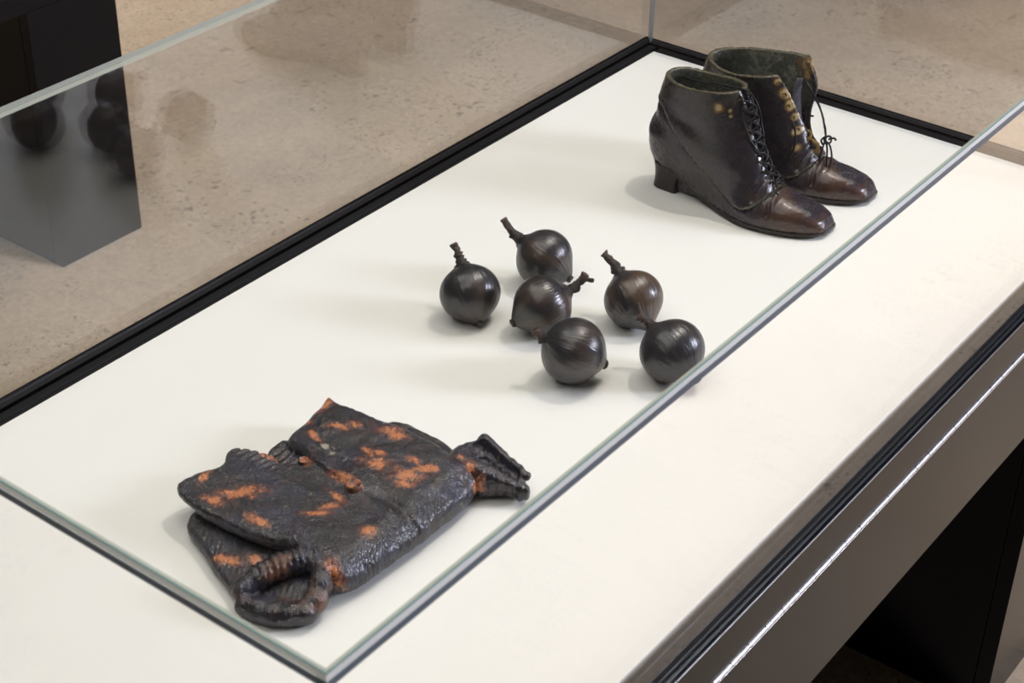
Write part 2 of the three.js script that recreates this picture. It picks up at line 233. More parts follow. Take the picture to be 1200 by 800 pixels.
// ---------------------------------------------------------------- the display table
const OX0 = -0.0428, OX1 = 0.8015, OZ0 = -0.0428, OZ1 = 1.6325, BX = 0.76, BZ = 1.5895;   // outer edges and the white board
const GI = { x0: -0.0241, x1: 0.7832, z0: -0.0241, z1: 1.6135 }, GT = 0.009, GH = 0.3357, LID = 0.0065;   // inner faces, thickness and height of the glass
const TC = [(OX0 + OX1) / 2, 0, (OZ0 + OZ1) / 2];
function shift(g) { g.translate(-TC[0], 0, -TC[2]); return g; }
const table = thing('display_table', 'long black display table with a white top carrying the glass case and dark sculptures', 'table', TC);
{
  const P = (n, g, m, parent = table) => part(n, shift(g), m, parent);
  P('display_board', bar(0, BX, T - 0.018, T, 0, BZ, 0.002), M.board);
  const s0 = 0.0022, s1 = 0.0222;     // the flat black strips between board and glass
  P('trim_line', mergeGeometries([plainBox(-s0, -0.0004, T - 0.01, T - 0.0045, -s0, BZ + s0), plainBox(BX + 0.0004, BX + s0, T - 0.01, T - 0.0045, -s0, BZ + s0)]), M.seamGrey);
  P('frame_strip', bar(-s1, -s0 - 0.0075, T - 0.02, T - 0.003, -s1, BZ + s1, 0.0006), M.blackMatte);
  P('frame_strip', bar(-s0 - 0.0065, -s0, T - 0.02, T - 0.0035, -s0, BZ + s0, 0.0006), M.blackMatte);
  P('frame_strip', bar(BX + s0, BX + s1, T - 0.02, T - 0.003, -s1, BZ + s1, 0.0006), M.blackMatte);
  P('frame_strip', bar(-s0, BX + s0, T - 0.02, T - 0.003, -s1, -s0, 0.0006), M.blackMatte);
  P('frame_strip', bar(-s0, BX + s0, T - 0.02, T - 0.003, BZ + s0, BZ + s1, 0.0006), M.blackMatte);
  const a = GI.x0 - GT, b = GI.x1 + GT, c = GI.z0 - GT, d = GI.z1 + GT;  // outer faces of the glass
  for (const [u, v] of [[a, c], [b, c], [b, d], [a, d]].map((p, i, l) => [p, l[(i + 1) % 4]])) {
    const dir = [Math.sign(v[0] - u[0]), Math.sign(v[1] - u[1])], out = [dir[1] * 0.0022, -dir[0] * 0.0022];
    P('gasket', tube([[u[0] + out[0], T - 0.0026, u[1] + out[1]], [(u[0] + v[0]) / 2 + out[0], T - 0.0026, (u[1] + v[1]) / 2 + out[1]], [v[0] + out[0], T - 0.0026, v[1] + out[1]]], 0.0026, 8, 12), M.rubber);
  }
  // the upper panels, whose rounded top edges make the rim
  P('upper_panel', bar(b + 0.0045, OX1, T - 0.0545, T, OZ0, OZ1, 0.0010), M.black);
  P('upper_panel', bar(OX0, a - 0.0045, T - 0.0545, T, OZ0, OZ1, 0.0010), M.black);
  P('upper_panel', bar(a - 0.0045, b + 0.0045, T - 0.0545, T, OZ0, c - 0.0045, 0.0007), M.black);
  P('upper_panel', bar(a - 0.0045, b + 0.0045, T - 0.0545, T, d + 0.0045, OZ1, 0.0007), M.black);
  P('carcass', mergeGeometries([plainBox(a - 0.0045, b + 0.0045, T - 0.22, T - 0.021, c - 0.0045, d + 0.0045)]), M.inside);
  const A0 = T - 0.2365, A1 = T - 0.0655;
  P('lower_panel', bar(OX1 - 0.016, OX1, A0, A1, OZ0, OZ1, 0.0010), M.black);
  P('lower_panel', bar(OX0, OX0 + 0.016, A0, A1, OZ0, OZ1, 0.0010), M.black);
  P('lower_panel', bar(OX0 + 0.016, OX1 - 0.016, A0, A1, OZ0, OZ0 + 0.016, 0.0007), M.black);
  P('lower_panel', bar(OX0 + 0.016, OX1 - 0.016, A0, A1, OZ1 - 0.016, OZ1, 0.0007), M.black);
  // piano hinge along the right side
  const hinge = P('hinge', bar(OX1 - 0.006, OX1 - 0.0022, T - 0.0665, T - 0.053, OZ0 + 0.01, OZ1 - 0.01, 0.0005), M.blackMatte);
  const KL = 0.0335, kn = new THREE.CylinderGeometry(0.0029, 0.0029, KL - 0.0014, 16); kn.rotateX(Math.PI / 2);
  for (let z = OZ0 + 0.012 + KL / 2; z < OZ1 - 0.012 - KL / 2; z += KL) { const k = part('hinge_knuckle', kn, M.chrome, hinge); k.position.set(OX1 - 0.0004 - TC[0], T - 0.0585, z - TC[2]); }
  part('hinge_leaf', shift(bar(OX1 - 0.003, OX1 + 0.0006, A1 - 0.0002, A1 + 0.0010, OZ0 + 0.01, OZ1 - 0.01, 0.0003)), M.chrome, hinge);
  P('edge_glint', bar(OX1 - 0.0010, OX1 + 0.0004, T - 0.0012, T + 0.0002, OZ0, OZ1, 0.0004), M.glint);  // bright strip put in for the window glint on the black bevel
  // two panel legs: a deep slab with a thinner front panel
  for (const [l0, l1] of [[OZ0, 0.187], [OZ1 - 0.23, OZ1]]) {
    const leg = P('leg', bar(OX0, OX1 - 0.0262, 0, T - 0.2, l0, l1, 0.001), M.black);
    P('front_panel', bar(OX1 - 0.025, OX1, 0, A0 - 0.0006, l0, l1, 0.0009), M.black, leg);
  }
}
const table2 = table.clone(); table2.name = numbered('display_table'); table2.position.x -= 2.167;
table2.userData = { label: 'black table beyond the glass case, only its leg and lower panel in view', category: 'table' };
scene.add(table2);

// ---------------------------------------------------------------- the glass case
const glassCase = thing('glass_case', 'clear glass case with polished edges standing over the dark sculptures on the white table', 'display case', [TC[0], T, TC[2]]);
{
  const place = g => { g.translate(-TC[0], 0, -TC[2]); return g; };
  function slab(xa, xb, ya, yb, za, zb, faces) { // box whose faces in `faces` (x, y or z pairs) are clear and the others are edges; material 0 clear, 1 edge, 2 glued, which also paints the far and back lid edges dimmer
    const g = new THREE.BoxGeometry(xb - xa, yb - ya, zb - za); g.translate((xa + xb) / 2, (ya + yb) / 2, (za + zb) / 2);
    g.groups.forEach((q, i) => { q.materialIndex = faces.includes('xyz'[i >> 1]) ? 0 : faces === 'y' && (i === 1 || i === 5) ? 2 : faces !== 'y' && i >> 1 !== 1 ? 4 : i === 2 && faces !== 'y' ? 2 : i === 3 && faces !== 'y' ? 3 : 1; });
    return place(g);
  }
  const mats = [M.glass, M.glassEdge, M.glassTop, M.blackMatte, M.glassEnd], a = GI.x0, b = GI.x1, c = GI.z0, d = GI.z1, foot = 0.0004;
  const far = part('side_pane', slab(a - GT, a, foot, GH, c - GT, d + GT, 'x'), mats, glassCase);
  const near = part('side_pane', slab(b, b + GT, foot, GH, c - GT, d + GT, 'x'), mats, glassCase);
  const back = part('end_pane', slab(a, b, foot, GH, c - GT, c, 'z'), mats, glassCase);
  const front = part('end_pane', slab(a, b, foot, GH, d, d + GT, 'z'), mats, glassCase);
  const lid = part('top_pane', slab(a - GT, b + GT, GH + 0.0002, GH + LID, c - GT, d + GT, 'y'), mats, glassCase);
  // green arris along the upper edge of the lid, below it a slate strip painted in for the reflection inside the glass
  part('arris', place(mergeGeometries([plainBox(b + GT - 0.0014, b + GT + 0.0002, GH + LID - 0.0004, GH + LID + 0.0003, c - GT, d + GT), plainBox(a - GT, b + GT - 0.0014, GH + LID - 0.0004, GH + LID + 0.0003, d + GT - 0.0014, d + GT + 0.0002)])), M.teal, lid);
  part('painted_reflection', place(plainBox(b + GT, b + GT + 0.0006, GH - 0.0068, GH - 0.0004, c - GT, d + GT + 0.0006)), M.painted_reflection, near);
  part('painted_reflection', place(plainBox(a, b + GT, GH - 0.0068, GH - 0.0004, d + GT, d + GT + 0.0006)), M.painted_reflection, front);
}

// ---------------------------------------------------------------- bronze materials
const grain = texture(512, 512, (u, v) => { const r = 0.5 + 0.55 * (n110(u, v, 51) - 0.5) + 0.35 * (n45(u, v, 52) - 0.5) + 0.25 * (n260(u, v, 53) - 0.5); return [r, r, r]; });
const mottle = texture(512, 512, (u, v) => { const r = 0.5 + 0.7 * (n20(u, v, 54) - 0.5) + 0.5 * (n45(u, v, 55) - 0.5) + 0.35 * (n110(u, v, 56) - 0.5); return [r, r, r]; });
const knit = texture(512, 512, (u, v) => { const w = 0.5 + 0.10 * Math.sin(u * 2 * Math.PI * 60) * Math.cos(v * 2 * Math.PI * 60) + 0.8 * (n260(u, v, 57) - 0.5) + 0.4 * (n110(u, v, 58) - 0.5); return [w, w, w]; });
const streak = texture(1024, 256, (u, v) => { const r = 0.5 + 0.7 * (n110(u, v * 0.06, 59) - 0.5) + 0.35 * (n260(u, v * 0.1, 60) - 0.5); return [r, r, r]; });
const rough = (base, amp) => texture(256, 256, (u, v) => { const r = base + amp * (n20(u, v, 61) - 0.5) + amp * (n45(u, v, 62) - 0.5) * 0.7; return [r, r, r]; });
M.onion = new THREE.MeshPhysicalMaterial({ name: 'patinated_bronze_skin', vertexColors: true, metalness: 0, ior: 1.68, roughness: 0.31, bumpMap: streak, bumpScale: 0.0004 });
M.stem = new THREE.MeshStandardMaterial({ name: 'patinated_bronze_stem', vertexColors: true, metalness: 0.3, roughness: 0.42, bumpMap: grain, bumpScale: 0.0005 });
M.leather = new THREE.MeshPhysicalMaterial({ name: 'patinated_bronze_leather', vertexColors: true, metalness: 0, ior: 1.55, roughness: 1, roughnessMap: rough(0.26, 0.10), bumpMap: mottle, bumpScale: 0.00025 });
M.sole = new THREE.MeshStandardMaterial({ name: 'patinated_bronze_sole', color: 0x2e2825, metalness: 0.3, roughness: 0.4, bumpMap: grain, bumpScale: 0.0004 });
M.lace = new THREE.MeshStandardMaterial({ name: 'bronze_lace', color: 0x1c1c20, metalness: 0.35, roughness: 0.36 });
M.ochre = new THREE.MeshStandardMaterial({ name: 'ochre_patina', color: 0x8c7038, metalness: 0.15, roughness: 0.6, bumpMap: grain, bumpScale: 0.0006 });
M.cloth = new THREE.MeshPhysicalMaterial({ name: 'patinated_bronze_knit', vertexColors: true, metalness: 0, ior: 1.66, roughness: 0.28, bumpMap: knit, bumpScale: 0.0007 });

// ---------------------------------------------------------------- bronze onions
// seen-from-here notes: x to the right along the short side, z along the table towards the viewer
function makeOnion({ at, R, axis, stemBend, stemLength, fork, tone, seed, label, shoulder = 0.13, tip = 0.14 }) {
  const a = new THREE.Vector3(...axis).normalize(), q = new THREE.Quaternion().setFromUnitVectors(new THREE.Vector3(0, 1, 0), a), A = 96, B = 64, pos = [], uv = [], idx = [], col = [];
  const rnd = rng(seed), ph = rnd() * 6;
  const rad = (t, w) => {                          // t polar angle from the stem, w longitude
    let r = 1 - 0.035 * Math.cos(2 * t) + shoulder * Math.exp(-((t / 0.27) ** 2)) + tip * Math.exp(-(((Math.PI - t) / 0.36) ** 2));
    const s = Math.sin(t); r *= 1 + 0.022 * s * Math.sin(2 * w + ph) + 0.012 * s * Math.sin(3 * w + ph * 2.3);
    r += s * 0.016 * (fbm(Math.cos(w) * 6 + seed, Math.sin(w) * 6, t * 0.6, 2) - 0.5) + (1 - s) * 0.03 * (noise3(Math.cos(w) * 5 + seed, Math.sin(w) * 5, 3) - 0.5);
    return r * R;
  };
  for (let j = 0; j <= B; j++) for (let i = 0; i <= A; i++) {
    const t = j / B * Math.PI, w = (i % A) / A * Math.PI * 2, r = rad(t, w), v = new THREE.Vector3(Math.sin(t) * Math.cos(w) * r, Math.cos(t) * r, Math.sin(t) * Math.sin(w) * r).applyQuaternion(q);
    pos.push(v.x, v.y, v.z); uv.push(i / A, j / B);
  }
  for (let j = 0; j < B; j++) for (let i = 0; i < A; i++) { const k = j * (A + 1) + i; if (j) idx.push(k, k + 1, k + A + 1); if (j < B - 1) idx.push(k + 1, k + A + 2, k + A + 1); }
  let low = 1e9; for (let i = 1; i < pos.length; i += 3) low = Math.min(low, pos[i]);
  const g = new THREE.BufferGeometry(); g.setAttribute('position', new THREE.Float32BufferAttribute(pos, 3)); g.setAttribute('uv', new THREE.Float32BufferAttribute(uv, 2)); g.setIndex(idx);
  g.computeVertexNormals(); const nn = g.attributes.normal;
  for (let j = 0; j <= B; j++) { const k0 = j * (A + 1), k1 = k0 + A, v = new THREE.Vector3(nn.getX(k0) + nn.getX(k1), nn.getY(k0) + nn.getY(k1), nn.getZ(k0) + nn.getZ(k1)).normalize(); nn.setXYZ(k0, v.x, v.y, v.z); nn.setXYZ(k1, v.x, v.y, v.z); }
  const inv = q.clone().invert(), tmp = new THREE.Vector3();
  paint(g, (x, y, z) => {
    tmp.set(x, y, z).applyQuaternion(inv); const w = Math.atan2(tmp.z, tmp.x), t = Math.acos(clamp(tmp.y / tmp.length(), -1, 1)) / Math.PI;
    const st = fbm(Math.cos(w) * 9 + seed, Math.sin(w) * 9, t * 1.2, 3), br = sstep(0.5 - 0.12 * tone, 0.78 - 0.1 * tone, fbm(Math.cos(w) * 1.6 + seed * 3, Math.sin(w) * 1.6, t * 2.2 + seed, 2) + 0.22 * (st - 0.5));
    const dark = [0.020, 0.0185, 0.021], brown = [0.085, 0.052, 0.032], k = br * (0.35 + 0.65 * tone), c = dark.map((d, i) => lerp(d, brown[i], k) * (0.65 + 0.8 * st));
    const root = sstep(0.86, 0.97, t); return [lerp(c[0], 0.035, root), lerp(c[1], 0.030, root), lerp(c[2], 0.026, root)];
  });
  const o = thing('bronze_onion', label, 'onion', [at[0], T + 0.0002, at[1]], 0, 'bronze onions on the white board');
  g.translate(0, -low, 0); part('bulb', g, M.onion, o);
  const c0 = a.clone().multiplyScalar(R * (1 + shoulder * 0.6)), up = new THREE.Vector3(0, -low, 0), bend = new THREE.Vector3(...stemBend).normalize();
  const p = [a.clone().multiplyScalar(R * 0.86), c0, c0.clone().addScaledVector(a, stemLength * 0.35).addScaledVector(bend, stemLength * 0.1), c0.clone().addScaledVector(a, stemLength * 0.55).addScaledVector(bend, stemLength * 0.42), c0.clone().addScaledVector(a, stemLength * 0.62).addScaledVector(bend, stemLength * 0.8)].map(v => v.add(up).toArray());
  const sr = s => (0.0040 + 0.0085 * Math.exp(-s * 3.6)) * (1 + 0.10 * Math.sin(s * 17 + seed)) * (s > 0.93 ? 1.2 : 1);
  const parts = [tube(p, sr, 34, 14, false, 0.34, seed)];
  if (fork) { const e = new THREE.Vector3(...p[3]); parts.push(tube([e.toArray(), e.clone().addScaledVector(a, 0.005).addScaledVector(new THREE.Vector3(...fork), 0.006).toArray(), e.clone().addScaledVector(a, 0.008).addScaledVector(new THREE.Vector3(...fork), 0.013).toArray()], s => lerp(0.0036, 0.0024, s), 10, 10, false, 0.3, seed + 2)); }
  const sg = mergeGeometries(parts); const tipAt = new THREE.Vector3(...p[4]);
  paint(sg, (x, y, z) => { const d = Math.hypot(x - tipAt.x, y - tipAt.y, z - tipAt.z), n = noise3(x * 400, y * 400, z * 400), r = sstep(0.022, 0.002, d) * (0.4 + 0.6 * n); return [lerp(0.033, 0.12, r) * (0.6 + 0.8 * n), lerp(0.027, 0.074, r) * (0.6 + 0.8 * n), lerp(0.023, 0.054, r) * (0.6 + 0.8 * n)]; });
  part('stem', sg, M.stem, o);
  // root: a crusty button with stubs
  const rp = [], rc = a.clone().multiplyScalar(-R * (1 + tip * 0.82)), side = new THREE.Vector3(a.z, 0.3, -a.x).normalize().cross(a).normalize(), side2 = side.clone().cross(a);
  rp.push(tube([rc.clone().addScaledVector(a, 0.006), rc, rc.clone().addScaledVector(a, -0.0028)].map(v => v.clone().add(up).toArray()), s => lerp(0.0065, 0.0040, s * s), 8, 16, false, 0.3, seed + 5));
  for (let i = 0; i < 16; i++) { const w = rnd() * 6.28, rr = 0.001 + rnd() * 0.003, b0 = rc.clone().addScaledVector(side, Math.cos(w) * rr).addScaledVector(side2, Math.sin(w) * rr), e = b0.clone().addScaledVector(a, -0.001 - rnd() * 0.0018).addScaledVector(side, Math.cos(w) * 0.002).addScaledVector(side2, Math.sin(w) * 0.002); const pts = [b0.clone().addScaledVector(a, 0.002), b0, e].map(v => { v.add(up); v.y = Math.max(v.y, 0.0008); return v.toArray(); }); rp.push(tube(pts, 0.0007, 5, 6)); }
  const rg = mergeGeometries(rp); { const pp = rg.attributes.position; for (let i = 0; i < pp.count; i++) if (pp.getY(i) < 0.0002) pp.setY(i, 0.0002); }
  paint(rg, (x, y, z) => { const n = noise3(x * 700, y * 700, z * 700); return [0.03 + 0.05 * n, 0.026 + 0.042 * n, 0.022 + 0.034 * n]; }); part('root', rg, M.stem, o);
  return o;
}
makeOnion({ at: [0.2655, 0.809], R: 0.0352, axis: [-0.53, 0.56, -0.30], stemBend: [-0.55, 0.8, 0.05], stemLength: 0.019, tone: 0.25, seed: 11, label: 'leftmost dark bronze onion standing apart from the others, curved stem pointing up' });
makeOnion({ at: [0.2890, 0.6915], R: 0.0355, axis: [-0.80, 0.38, 0.10], stemBend: [-0.5, 0.85, 0.1], stemLength: 0.024, tone: 0.45, seed: 12, label: 'dark bronze onion at the back of the group with a long thick curved stem', shoulder: 0.17, tip: 0.2 });
makeOnion({ at: [0.3530, 0.781], R: 0.0352, axis: [0.45, 0.36, -0.82], stemBend: [0.3, 0.85, -0.4], stemLength: 0.020, fork: [0.85, 0, 0.3], tone: 0.35, seed: 13, label: 'dark bronze onion in the middle of a row of three, forked stem pointing right', shoulder: 0.17, tip: 0.2 });
makeOnion({ at: [0.4405, 0.840], R: 0.0372, axis: [-0.68, 0.46, 0.57], stemBend: [-0.6, 0.75, 0.0], stemLength: 0.012, tone: 0.1, seed: 14, label: 'smooth dark bronze onion lying nearest the folded garment, short stem at its left', shoulder: 0.10, tip: 0.14 });
makeOnion({ at: [0.4288, 0.700], R: 0.0350, axis: [-0.66, 0.55, -0.2], stemBend: [-0.7, 0.5, 0.2], stemLength: 0.021, tone: 1.0, seed: 15, label: 'brown bronze onion touching the stem of its neighbour, lightest brown of the group', shoulder: 0.16, tip: 0.18 });
makeOnion({ at: [0.5270, 0.766], R: 0.0366, axis: [-0.78, 0.42, -0.12], stemBend: [-0.85, 0.25, 0.35], stemLength: 0.013, fork: [-0.2, 1.2, 0.1], tone: 0.3, seed: 16, label: 'dark bronze onion nearest the long glass edge, partly crossed by the edge', shoulder: 0.12, tip: 0.26 });

// ---------------------------------------------------------------- bronze boots
function makeBoot(name, label, at, turn, open) {
  const CELL = 0.0015;
  const front = open
    ? [[0.108, 0.215], [0.112, 0.165], [0.122, 0.152], [0.134, 0.136], [0.146, 0.112], [0.158, 0.088], [0.170, 0.068], [0.186, 0.052], [0.205, 0.043], [0.226, 0.038], [0.246, 0.031], [0.258, 0.023], [0.2645, 0.012], [0.265, 0.004]]
    : [[0.116, 0.215], [0.119, 0.170], [0.133, 0.145], [0.143, 0.118], [0.156, 0.092], [0.170, 0.070], [0.186, 0.054], [0.203, 0.045], [0.226, 0.039], [0.246, 0.031], [0.258, 0.023], [0.2645, 0.012], [0.265, 0.004]];
  const backLine = [[0.012, 0.215], [0.0095, 0.1665], [0.004, 0.145], [-0.002, 0.122], [-0.008, 0.100], [-0.0115, 0.080], [-0.012, 0.064], [-0.008, 0.048], [-0.003, 0.038]];
  const sil = [...front, [0.265, -0.04], [0.0, -0.04], ...backLine.slice().reverse()];
  const dS = distGrid(sil, 0.0015, 0.04);
  const yb = curve([-0.02, 0.02, 0.04, 0.055, 0.075, 0.095, 0.12, 0.15, 0.18, 0.22, 0.265], [0.0395, 0.0385, 0.0355, 0.029, 0.0185, 0.0115, 0.0072, 0.0060, 0.0060, 0.0064, 0.0092]);
  const cz = curve([0, 0.04, 0.10, 0.165, 0.21, 0.265], [0.0045, 0.0045, 0.0055, 0.0085, 0.004, -0.010]);
  const wf = curve([-0.012, 0.02, 0.05, 0.09, 0.13, 0.165, 0.20, 0.235, 0.265], [0.028, 0.0285, 0.0275, 0.0275, 0.0345, 0.0405, 0.0385, 0.0325, 0.0255]);
  const ws = curve([0.05, 0.08, 0.11, 0.14, 0.165, 0.18], open ? [0.030, 0.031, 0.031, 0.034, 0.038, 0.040] : [0.030, 0.0305, 0.0295, 0.030, 0.0305, 0.031]);
  const RR = curve([0, 0.10, 0.14, 0.19, 0.22, 0.25], [0.05, 0.055, 0.05, 0.040, 0.030, 0.022]);
  const seam = [[-0.02, 0.134], [0.0, 0.128], [0.017, 0.122], [0.054, 0.082], [0.097, 0.051], [0.125, 0.034], [0.147, 0.0255], [0.160, 0.0245], [0.172, 0.030], [0.186, 0.044], [0.195, 0.056], [0.198, 0.066]];
  const seamPoly = [...seam, [0.22, 0.3], [-0.06, 0.3], [-0.06, 0.134]], seamD = distGrid(seamPoly, 0.0015, 0.04);
  const topY = (x, z) => open ? curve([-0.02, 0.01, 0.05, 0.09, 0.12, 0.16], z > 0 ? [0.158, 0.153, 0.148, 0.152, 0.156, 0.157] : [0.156, 0.154, 0.159, 0.165, 0.168, 0.168])(x) : curve([-0.02, 0.01, 0.05, 0.09, 0.125], [0.168, 0.1665, 0.1645, 0.168, 0.1725])(x);
  const topTab = [false, true].map(far => { const a = new Float32Array(400); for (let i = 0; i < 400; i++) a[i] = topY(-0.05 + i * 0.001, far ? -0.02 : 0.02); return a; });
  const wTab = (() => { const a = new Float32Array(420); for (let i = 0; i < 420; i++) a[i] = wf(-0.05 + i * 0.001); return a; })(), cTab = a => { const t = new Float32Array(420); for (let i = 0; i < 420; i++) t[i] = a(-0.05 + i * 0.001); return t; };
  const ybT = cTab(yb), czT = cTab(cz), rrT = cTab(RR), wsT = (() => { const t = new Float32Array(300); for (let i = 0; i < 300; i++) t[i] = ws(i * 0.001); return t; })();
  const look = (t, x) => { const u = clamp((x + 0.05) * 1000, 0, t.length - 2), i = u | 0; return t[i] + (t[i + 1] - t[i]) * (u - i); };
  function shell(x, y, z, inset) {
    if (open && z < 0.004) { const s = sstep(0.004, -0.016, z) * sstep(0.07, 0.165, y) * sstep(0.07, 0.12, x); x = x - s * 0.031; }
    const d = dS(x, y) - inset, R = look(rrT, x) * (open && z < 0 ? 1 - 0.72 * sstep(0.08, 0.13, y) * sstep(0.06, 0.10, x) : 1), wBase = look(wTab, x), yB = look(ybT, x), c = look(czT, x) * sstep(0.14, 0.05, y);
    const hs = sstep(0.0, 0.055, y - yB), W0 = lerp(wBase, wsT[clamp(Math.round(y * 1000), 0, 299)], hs * (x < 0.19 ? 1 : 0.4)), tuck = 1 - 0.07 * Math.exp(-Math.max(0, y - yB) / 0.006);
    const W = W0 * tuck - inset, p = 2.3 + 0.9 * sstep(0.185, 0.23, x), u = Math.max(0, R - d) / R, v = Math.abs(z - c) / W;
    return (Math.pow(Math.pow(u, p) + Math.pow(v, p), 1 / p) - 1) * Math.min(R, W);
  }
  const creases = [[0.187, 0.060, 0.196, 0.026, 0.0016], [0.178, 0.064, 0.172, 0.040, 0.0010]];
  function upper(x, y, z) {
    let a = shell(x, y, z, 0);
    if (a > 0.012) return a;
    if (a < -0.012 && y < 0.045) return a;
    // the quarters lie over the vamp and end in a stitched edge
    const sd = seamD(x, y); a -= 0.0022 * sstep(-0.0008, 0.0010, sd); a += 0.0018 * Math.exp(-(((sd + 0.0008) / 0.0011) ** 2));
    a -= (x > 0.2 ? 0.0006 : 0.0006 + 0.0010 * sstep(0.2, 0.16, x)) * (fbm(x * 34 + (open ? 5 : 0), y * 34, z * 34, 2) - 0.5);
    const back = sstep(0.0, 0.0, 0); void back;
    for (const [ax, ay, bx, by, dp] of creases) { const q = segDist(x, y, ax, ay, bx, by); a += dp * Math.exp(-((q / 0.0028) ** 2)) - dp * 0.7 * Math.exp(-(((q - 0.006) / 0.003) ** 2)); }
    // ankle folds
    a -= 0.0010 * Math.sin((y * 0.8 + x * 0.35) * 190 + 2 * Math.sin(z * 60)) * sstep(0.06, 0.085, y) * sstep(0.14, 0.11, y) * sstep(0.10, 0.06, x);
    const inner = shell(x, y, z, 0.0030);
    let f = Math.max(a, look(ybT, x) - y);
    f = Math.max(f, -Math.max(inner, 0.058 - y));
    const tx = clamp((x + 0.05) * 1000, 0, 398) | 0; f = Math.max(f, y - topTab[z < (open ? 0.0 : 0.0) ? 1 : 0][tx] - 0.0008 * (noise3(x * 500, 3, z * 500) - 0.5) * 2);
    // front slit that the laces close
    if (x > 0.09 && y > 0.052) { const gap = open ? lerp(0.004, 0.018, sstep(0.06, 0.16, y)) : 0.0042, zc = open ? lerp(0.0, -0.002, sstep(0.07, 0.16, y)) : 0.002; f = Math.max(f, Math.min(gap - Math.abs(z - zc), Math.min(y - 0.054, x - 0.10) * 2)); }
    return f;
  }
  const base = thing(name, label, 'boot', [at[0], T + 0.0004, at[1]], turn, 'pair of bronze lace-up boots');
  const geo = relax(surfaceNets(upper, [-0.02, 0.002, -0.052], [0.275, open ? 0.176 : 0.18, 0.056], CELL), 0, 2);
  const blobs = open
    ? [[0.119, 0.148, 1, 0.005], [0.131, 0.134, 1, 0.0075], [0.140, 0.117, 1, 0.0072], [0.148, 0.103, 1, 0.005], [0.156, 0.086, 1, 0.005], [0.163, 0.066, 1, 0.006], [0.134, 0.158, -1, 0.011], [0.139, 0.146, -1, 0.008]]
    : [[0.103, 0.150, 1, 0.0078], [0.118, 0.148, 1, 0.0030], [0.120, 0.141, 1, 0.0024]];
  paint(geo, (x, y, z, nx, ny, nz) => {
    const n1 = fbm(x * 26 + 3, y * 26, z * 26, 3), n2 = fbm(x * 70, y * 70 + 9, z * 70, 3), n3 = noise3(x * 420, y * 420, z * 420);
    let c = [0.026, 0.0205, 0.0255];
    const mix = (to, k) => { c = c.map((v, i) => lerp(v, to[i], clamp(k))); };
    mix([0.040, 0.031, 0.026], sstep(0.48, 0.68, n1) * 0.5); mix([0.024, 0.022, 0.036], sstep(0.52, 0.72, n2) * 0.7);
    mix([0.098, 0.045, 0.023], sstep(0.16, 0.225, x) * sstep(0.40, 0.62, n1) * 0.6);
    const inside = shell(x, y, z, 0.0017) < 0 && y > 0.058;
    if (inside) { mix([0.085, 0.092, 0.075], 0.55 + 0.45 * sstep(0.10, 0.16, y)); mix([0.30, 0.32, 0.26], sstep(0.10, 0.15, y) * sstep(0.45, 0.7, n2 * 0.6 + n3 * 0.4) * (open ? 0.8 : 0.35)); }
    const rim = topTab[z < 0 ? 1 : 0][clamp((x + 0.05) * 1000, 0, 398) | 0] - y; mix([0.13, 0.115, 0.062], sstep(0.0035, 0.0005, rim) * (0.35 + 0.6 * n3)); mix([0.075, 0.072, 0.045], sstep(0.03, 0.0, rim) * sstep(0.5, 0.66, n2) * 0.5);
    const sd = Math.abs(seamD(x, y)); if (!inside) { const sg = seamD(x, y); mix([0.20, 0.19, 0.10], sstep(0.0030, 0.0006, Math.abs(sg - 0.0008)) * sstep(0.35, 0.8, n3) * 0.9); mix([0.002, 0.002, 0.002], Math.exp(-(((sg + 0.0011) / 0.0014) ** 2)) * 0.97); mix([0.060, 0.058, 0.036], sstep(0.007, 0.001, sd) * sstep(0.45, 0.62, n2) * 0.6); }
    mix([0.11, 0.05, 0.025], sstep(0.62, 0.7, n2) * sstep(0.5, 0.8, n3) * 0.5);
    for (const [bx, by, s, r] of blobs) if (s * z > -0.002 || open && s < 0 && z < 0) { const d = Math.hypot(x - bx, y - by) / r + (n2 - 0.5) * 1.7; mix([0.20, 0.105, 0.03], sstep(1.25, 0.8, d) * 0.9); mix([0.50, 0.40, 0.22], sstep(0.85, 0.5, d) * (0.55 + 0.45 * n3)); }
    const speck = sstep(0.86, 0.93, noise3(x * 260, y * 260, z * 260)); mix([0.12, 0.11, 0.09], speck * 0.3);
    return c;
  }, (x, y, z) => [(x + 0.37 * z) * 9, (y + 0.61 * z) * 9]);
  part('upper', geo, M.leather, base);
  // sole: a welted slab that follows the arch
  { const N = 90, pos = [], idx = [], sec = 20;
    for (let i = 0; i <= N; i++) {
      const t = i / N, x = 0.030 + 0.2350 * t, y1 = yb(x) + 0.0012, th = lerp(0.0052, 0.0050, sstep(0.06, 0.14, x)), yLow = Math.max(0.0004 + (x > 0.235 ? (x - 0.235) * 0.12 : 0), y1 - th - 0.0012);
      const d = Math.min(dS(clamp(x, -0.009, 0.2645), Math.max(0.042 * sstep(0.12, 0.0, x) + 0.005, yb(x))) + 0.0022, 0.05), R = RR(x), u = clamp((R - d) / R, 0, 0.9995), w0 = wf(x) * 0.945 * Math.pow(Math.max(0, 1 - Math.pow(u, 2.3)), 1 / 2.3), w = Math.max(0.015, w0 + lerp(-0.0012, 0.0024, sstep(0.06, 0.15, x))), c = cz(x);
      for (let j = 0; j < sec; j++) { const a = j / sec * Math.PI * 2, ca = Math.cos(a), sa = Math.sin(a), e = 0.35, px = Math.sign(ca) * Math.pow(Math.abs(ca), e), py = Math.sign(sa) * Math.pow(Math.abs(sa), e); pos.push(x, (y1 + yLow) / 2 + py * (y1 - yLow) / 2, c + px * w); }
    }
